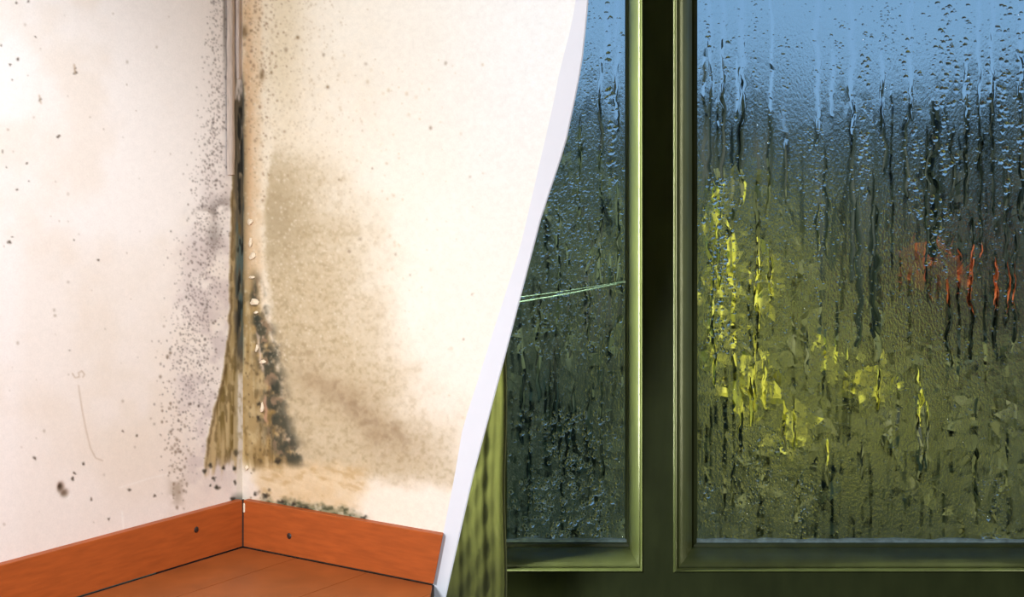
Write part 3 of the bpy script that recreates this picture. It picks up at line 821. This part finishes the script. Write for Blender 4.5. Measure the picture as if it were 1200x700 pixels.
# ================================================================ OBJECTS INSIDE
def curtain():
    root = empty('curtain', (px(540, 0, 2.46).x, 2.46, px(0, 736, 2.46).z))
    tag(root, 'pale green gathered curtain hanging beside the narrower pane', 'curtain')
    rows, cols = 150, 90
    P = np.zeros((rows, cols, 3))
    for i in range(rows):
        v = i/(rows-1); y = -350+(735+350)*v
        for j in range(cols):
            u = j/(cols-1)
            x = 470+u*(592.5-470)
            a = u*7.5*2*math.pi
            fold = 0.003*math.sin(a*0.6+0.7*math.sin(v*5))+0.0013*math.sin(1.7*a+v*9)
            crinkle = 0.002*math.sin(y*0.16+3*math.sin(u*9)+2*u*7)*ss(350, 480, np.array(float(y)))
            q = px(x + 1.2*math.sin(y*0.03), y, 2.46)
            P[i, j] = (q.x, q.y+fold+float(crinkle), q.z)
    P -= np.array(root.location)
    o = grid_mesh('cloth', P[::-1], M['curtain'], root)
    s = o.modifiers.new('thickness', 'SOLIDIFY'); s.thickness = 0.0015
    m = MB(); L0 = Vector(root.location)
    pts = [px(592.5+1.2*math.sin(y*0.03)-1, y, 2.458)-L0 for y in np.linspace(-350, 735, 60)]
    m.tube(pts, 0.0022, 6); m.build('hem', M['curtain'], root, True)
curtain()

def thread():
    root = empty('thread', px(732, 331, YF-0.004)); tag(root, 'thin pale teal thread stretched across the narrower pane', 'thread')
    L0 = Vector(root.location)
    for k, (ya, yb, r) in enumerate([(357.5, 330.5, 0.0011), (351, 329.5, 0.0006)]):
        m = MB(); pts = []
        for i in range(14):
            t = i/13; pts.append(px(584+(733-584)*t, ya+(yb-ya)*t+1.5*math.sin(math.pi*t), YF-0.004)-L0)
        m.tube(pts, r, 6); m.build('strand', M['thread'], root, True)
thread()

# ================================================================ GARDEN OUTSIDE
M['lawn'] = mat('lawn', (0.14, 0.15, 0.05), 0.95, noise=(1.2, 0.5), bump=(30, 0.6, 0.03))
def leafmat(n, c, v=0.4): return mat(n, c, 0.6, noise=(3, v), transl=0.25)
M['hedge'] = leafmat('hedge_leaf_and_shade', (0.018, 0.03, 0.016)); M['teal'] = leafmat('dark_blue_green_leaf', (0.115, 0.15, 0.07)); M['mossy'] = leafmat('olive_leaf', (0.19, 0.195, 0.065))
M['yellow'] = leafmat('yellow_blossom', (0.80, 0.74, 0.09), 0.2); M['red'] = leafmat('orange_red_blossom', (0.55, 0.13, 0.03), 0.25)
M['bark'] = mat('bark', (0.03, 0.022, 0.015), 0.9, noise=(20, 0.3)); M['blue'] = mat('blue_plastic', (0.012, 0.03, 0.10), 0.5, noise=(10, 0.1))
GZ = -1.9
q = MB(); q.box(-30, 40, YF+0.2, 60, GZ-0.2, GZ); tag(q.build('ground_lawn', M['lawn']), 'olive lawn seen blurred through the wet panes', kind='structure')

def leaves(name, ctr, rad, n, size, mt, parent, seed, shell=0.75):
    r = np.random.default_rng(seed)
    d = r.normal(size=(n, 3)); d /= np.linalg.norm(d, axis=1)[:, None]
    p = np.array(ctr) + d*np.array(rad)*(shell+(1.05-shell)*r.random((n, 1)))*(0.85+0.3*r.random((n, 1)))
    a = r.normal(size=(n, 3)); a /= np.linalg.norm(a, axis=1)[:, None]
    b = np.cross(a, r.normal(size=(n, 3))); b /= np.linalg.norm(b, axis=1)[:, None]
    s = size*(0.6+0.8*r.random((n, 1)))
    V = np.stack([p-a*s, p+b*s*0.5, p+a*s, p-b*s*0.5], 1).reshape(-1, 3)
    Fc = np.arange(4*n).reshape(-1, 4)
    return mesh(name, V.tolist(), Fc.tolist(), mt, parent)
def core(name, ctr, rad, mt, parent, seed):
    r = np.random.default_rng(seed); V = []; Fc = []; R_, C_ = 8, 12
    for i in range(R_+1):
        for j in range(C_):
            th = math.pi*i/R_; ph = 2*math.pi*j/C_; w = 0.82+0.14*r.random()
            V.append((ctr[0]+rad[0]*w*math.sin(th)*math.cos(ph), ctr[1]+rad[1]*w*math.sin(th)*math.sin(ph), ctr[2]+rad[2]*w*math.cos(th)))
    for i in range(R_):
        for j in range(C_): Fc.append((i*C_+j, i*C_+(j+1) % C_, (i+1)*C_+(j+1) % C_, (i+1)*C_+j))
    return mesh(name, V, Fc, mt, parent, True)
def bush(name, label, cat, x, y, Y, rx, ry, mt, seed, n=1400, group=None, blossoms=None):
    c = px(x, y, Y); R_ = (rx/F*Y, max(rx/F*Y*0.7, 0.3), ry/F*Y)
    root = empty(name, (c.x, Y, GZ)); tag(root, label, cat, group)
    ctr = (0, 0, c.z-GZ)
    core('shade_core', ctr, R_, M['hedge'], root, seed)  # dark core put in for the shade between the leaves
    tag(leaves('foliage', ctr, R_, int(n*1.5), 0.055*Y/6, M[mt], root, seed+1), kind='stuff')
    m = MB(); m.tube([(0, 0, 0), (0.03, 0, ctr[2]*0.5), (0, 0, ctr[2])], [0.06, 0.05, 0.03]); m.build('stem', M['bark'], root)
    for k, (bx, by, brx, bry, nb, bm, bs) in enumerate(blossoms or []):
        p = px(bx, by, Y-R_[1]*0.95)
        tag(leaves('blossom_spray', (p.x-c.x, p.y-Y, p.z-GZ), (brx/F*Y, 0.12, bry/F*Y), nb, bs, M[bm], root, seed+10+k, 0.1), kind='stuff')
    return root
# dark hedge far back, ragged top just above eye level
hd = empty('hedge', (3, 15, GZ)); tag(hd, 'tall dark hedge against the blue sky beyond the panes', 'hedge')
r = np.random.default_rng(90)
for k, x in enumerate(np.arange(380, 1460, 62)):
    top = 128 + r.uniform(-18, 26) - (35 if 810 < x < 890 else 0) - (22 if 1060 < x < 1200 else 0)
    c = px(x, top, 15)
    hz = (c.z-GZ)
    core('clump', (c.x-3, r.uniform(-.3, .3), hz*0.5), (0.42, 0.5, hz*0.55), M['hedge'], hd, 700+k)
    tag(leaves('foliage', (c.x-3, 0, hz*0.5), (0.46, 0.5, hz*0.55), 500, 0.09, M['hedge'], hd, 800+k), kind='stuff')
bush('shrub', 'dark blue-green shrub seen through the narrower pane', 'shrub', 640, 420, 9.0, 150, 250, 'teal', 31, 2200)
bush('shrub', 'yellow flowering shrub seen through the wide pane beside the mullion', 'shrub', 870, 430, 6.7, 80, 215, 'mossy', 41, 1800, None,
     [(850, 330, 28, 80, 150, 'yellow', 0.045), (900, 330, 16, 50, 70, 'yellow', 0.045), (880, 455, 34, 40, 170, 'yellow', 0.05), (925, 505, 24, 26, 170, 'yellow', 0.045), (836, 420, 14, 60, 60, 'yellow', 0.04), (840, 250, 14, 40, 40, 'yellow', 0.04)])
bush('shrub', 'olive shrub with few yellow sprays right of the yellow shrub', 'shrub', 1010, 540, 8.6, 110, 160, 'mossy', 51, 1600, None,
     [(1020, 448, 38, 26, 110, 'yellow', 0.045), (965, 420, 20, 26, 50, 'yellow', 0.04)])
bush('shrub', 'olive shrub without flowers at the far right of the wide pane', 'shrub', 1180, 560, 7.0, 110, 150, 'mossy', 61, 1600)
bush('shrub', 'small dark shrub topped with orange-red blossoms', 'shrub', 1085, 380, 9.5, 70, 90, 'hedge', 71, 900, None,
     [(1068, 315, 14, 32, 60, 'red', 0.07), (1105, 315, 18, 36, 90, 'red', 0.07), (1125, 325, 8, 28, 16, 'red', 0.07)])
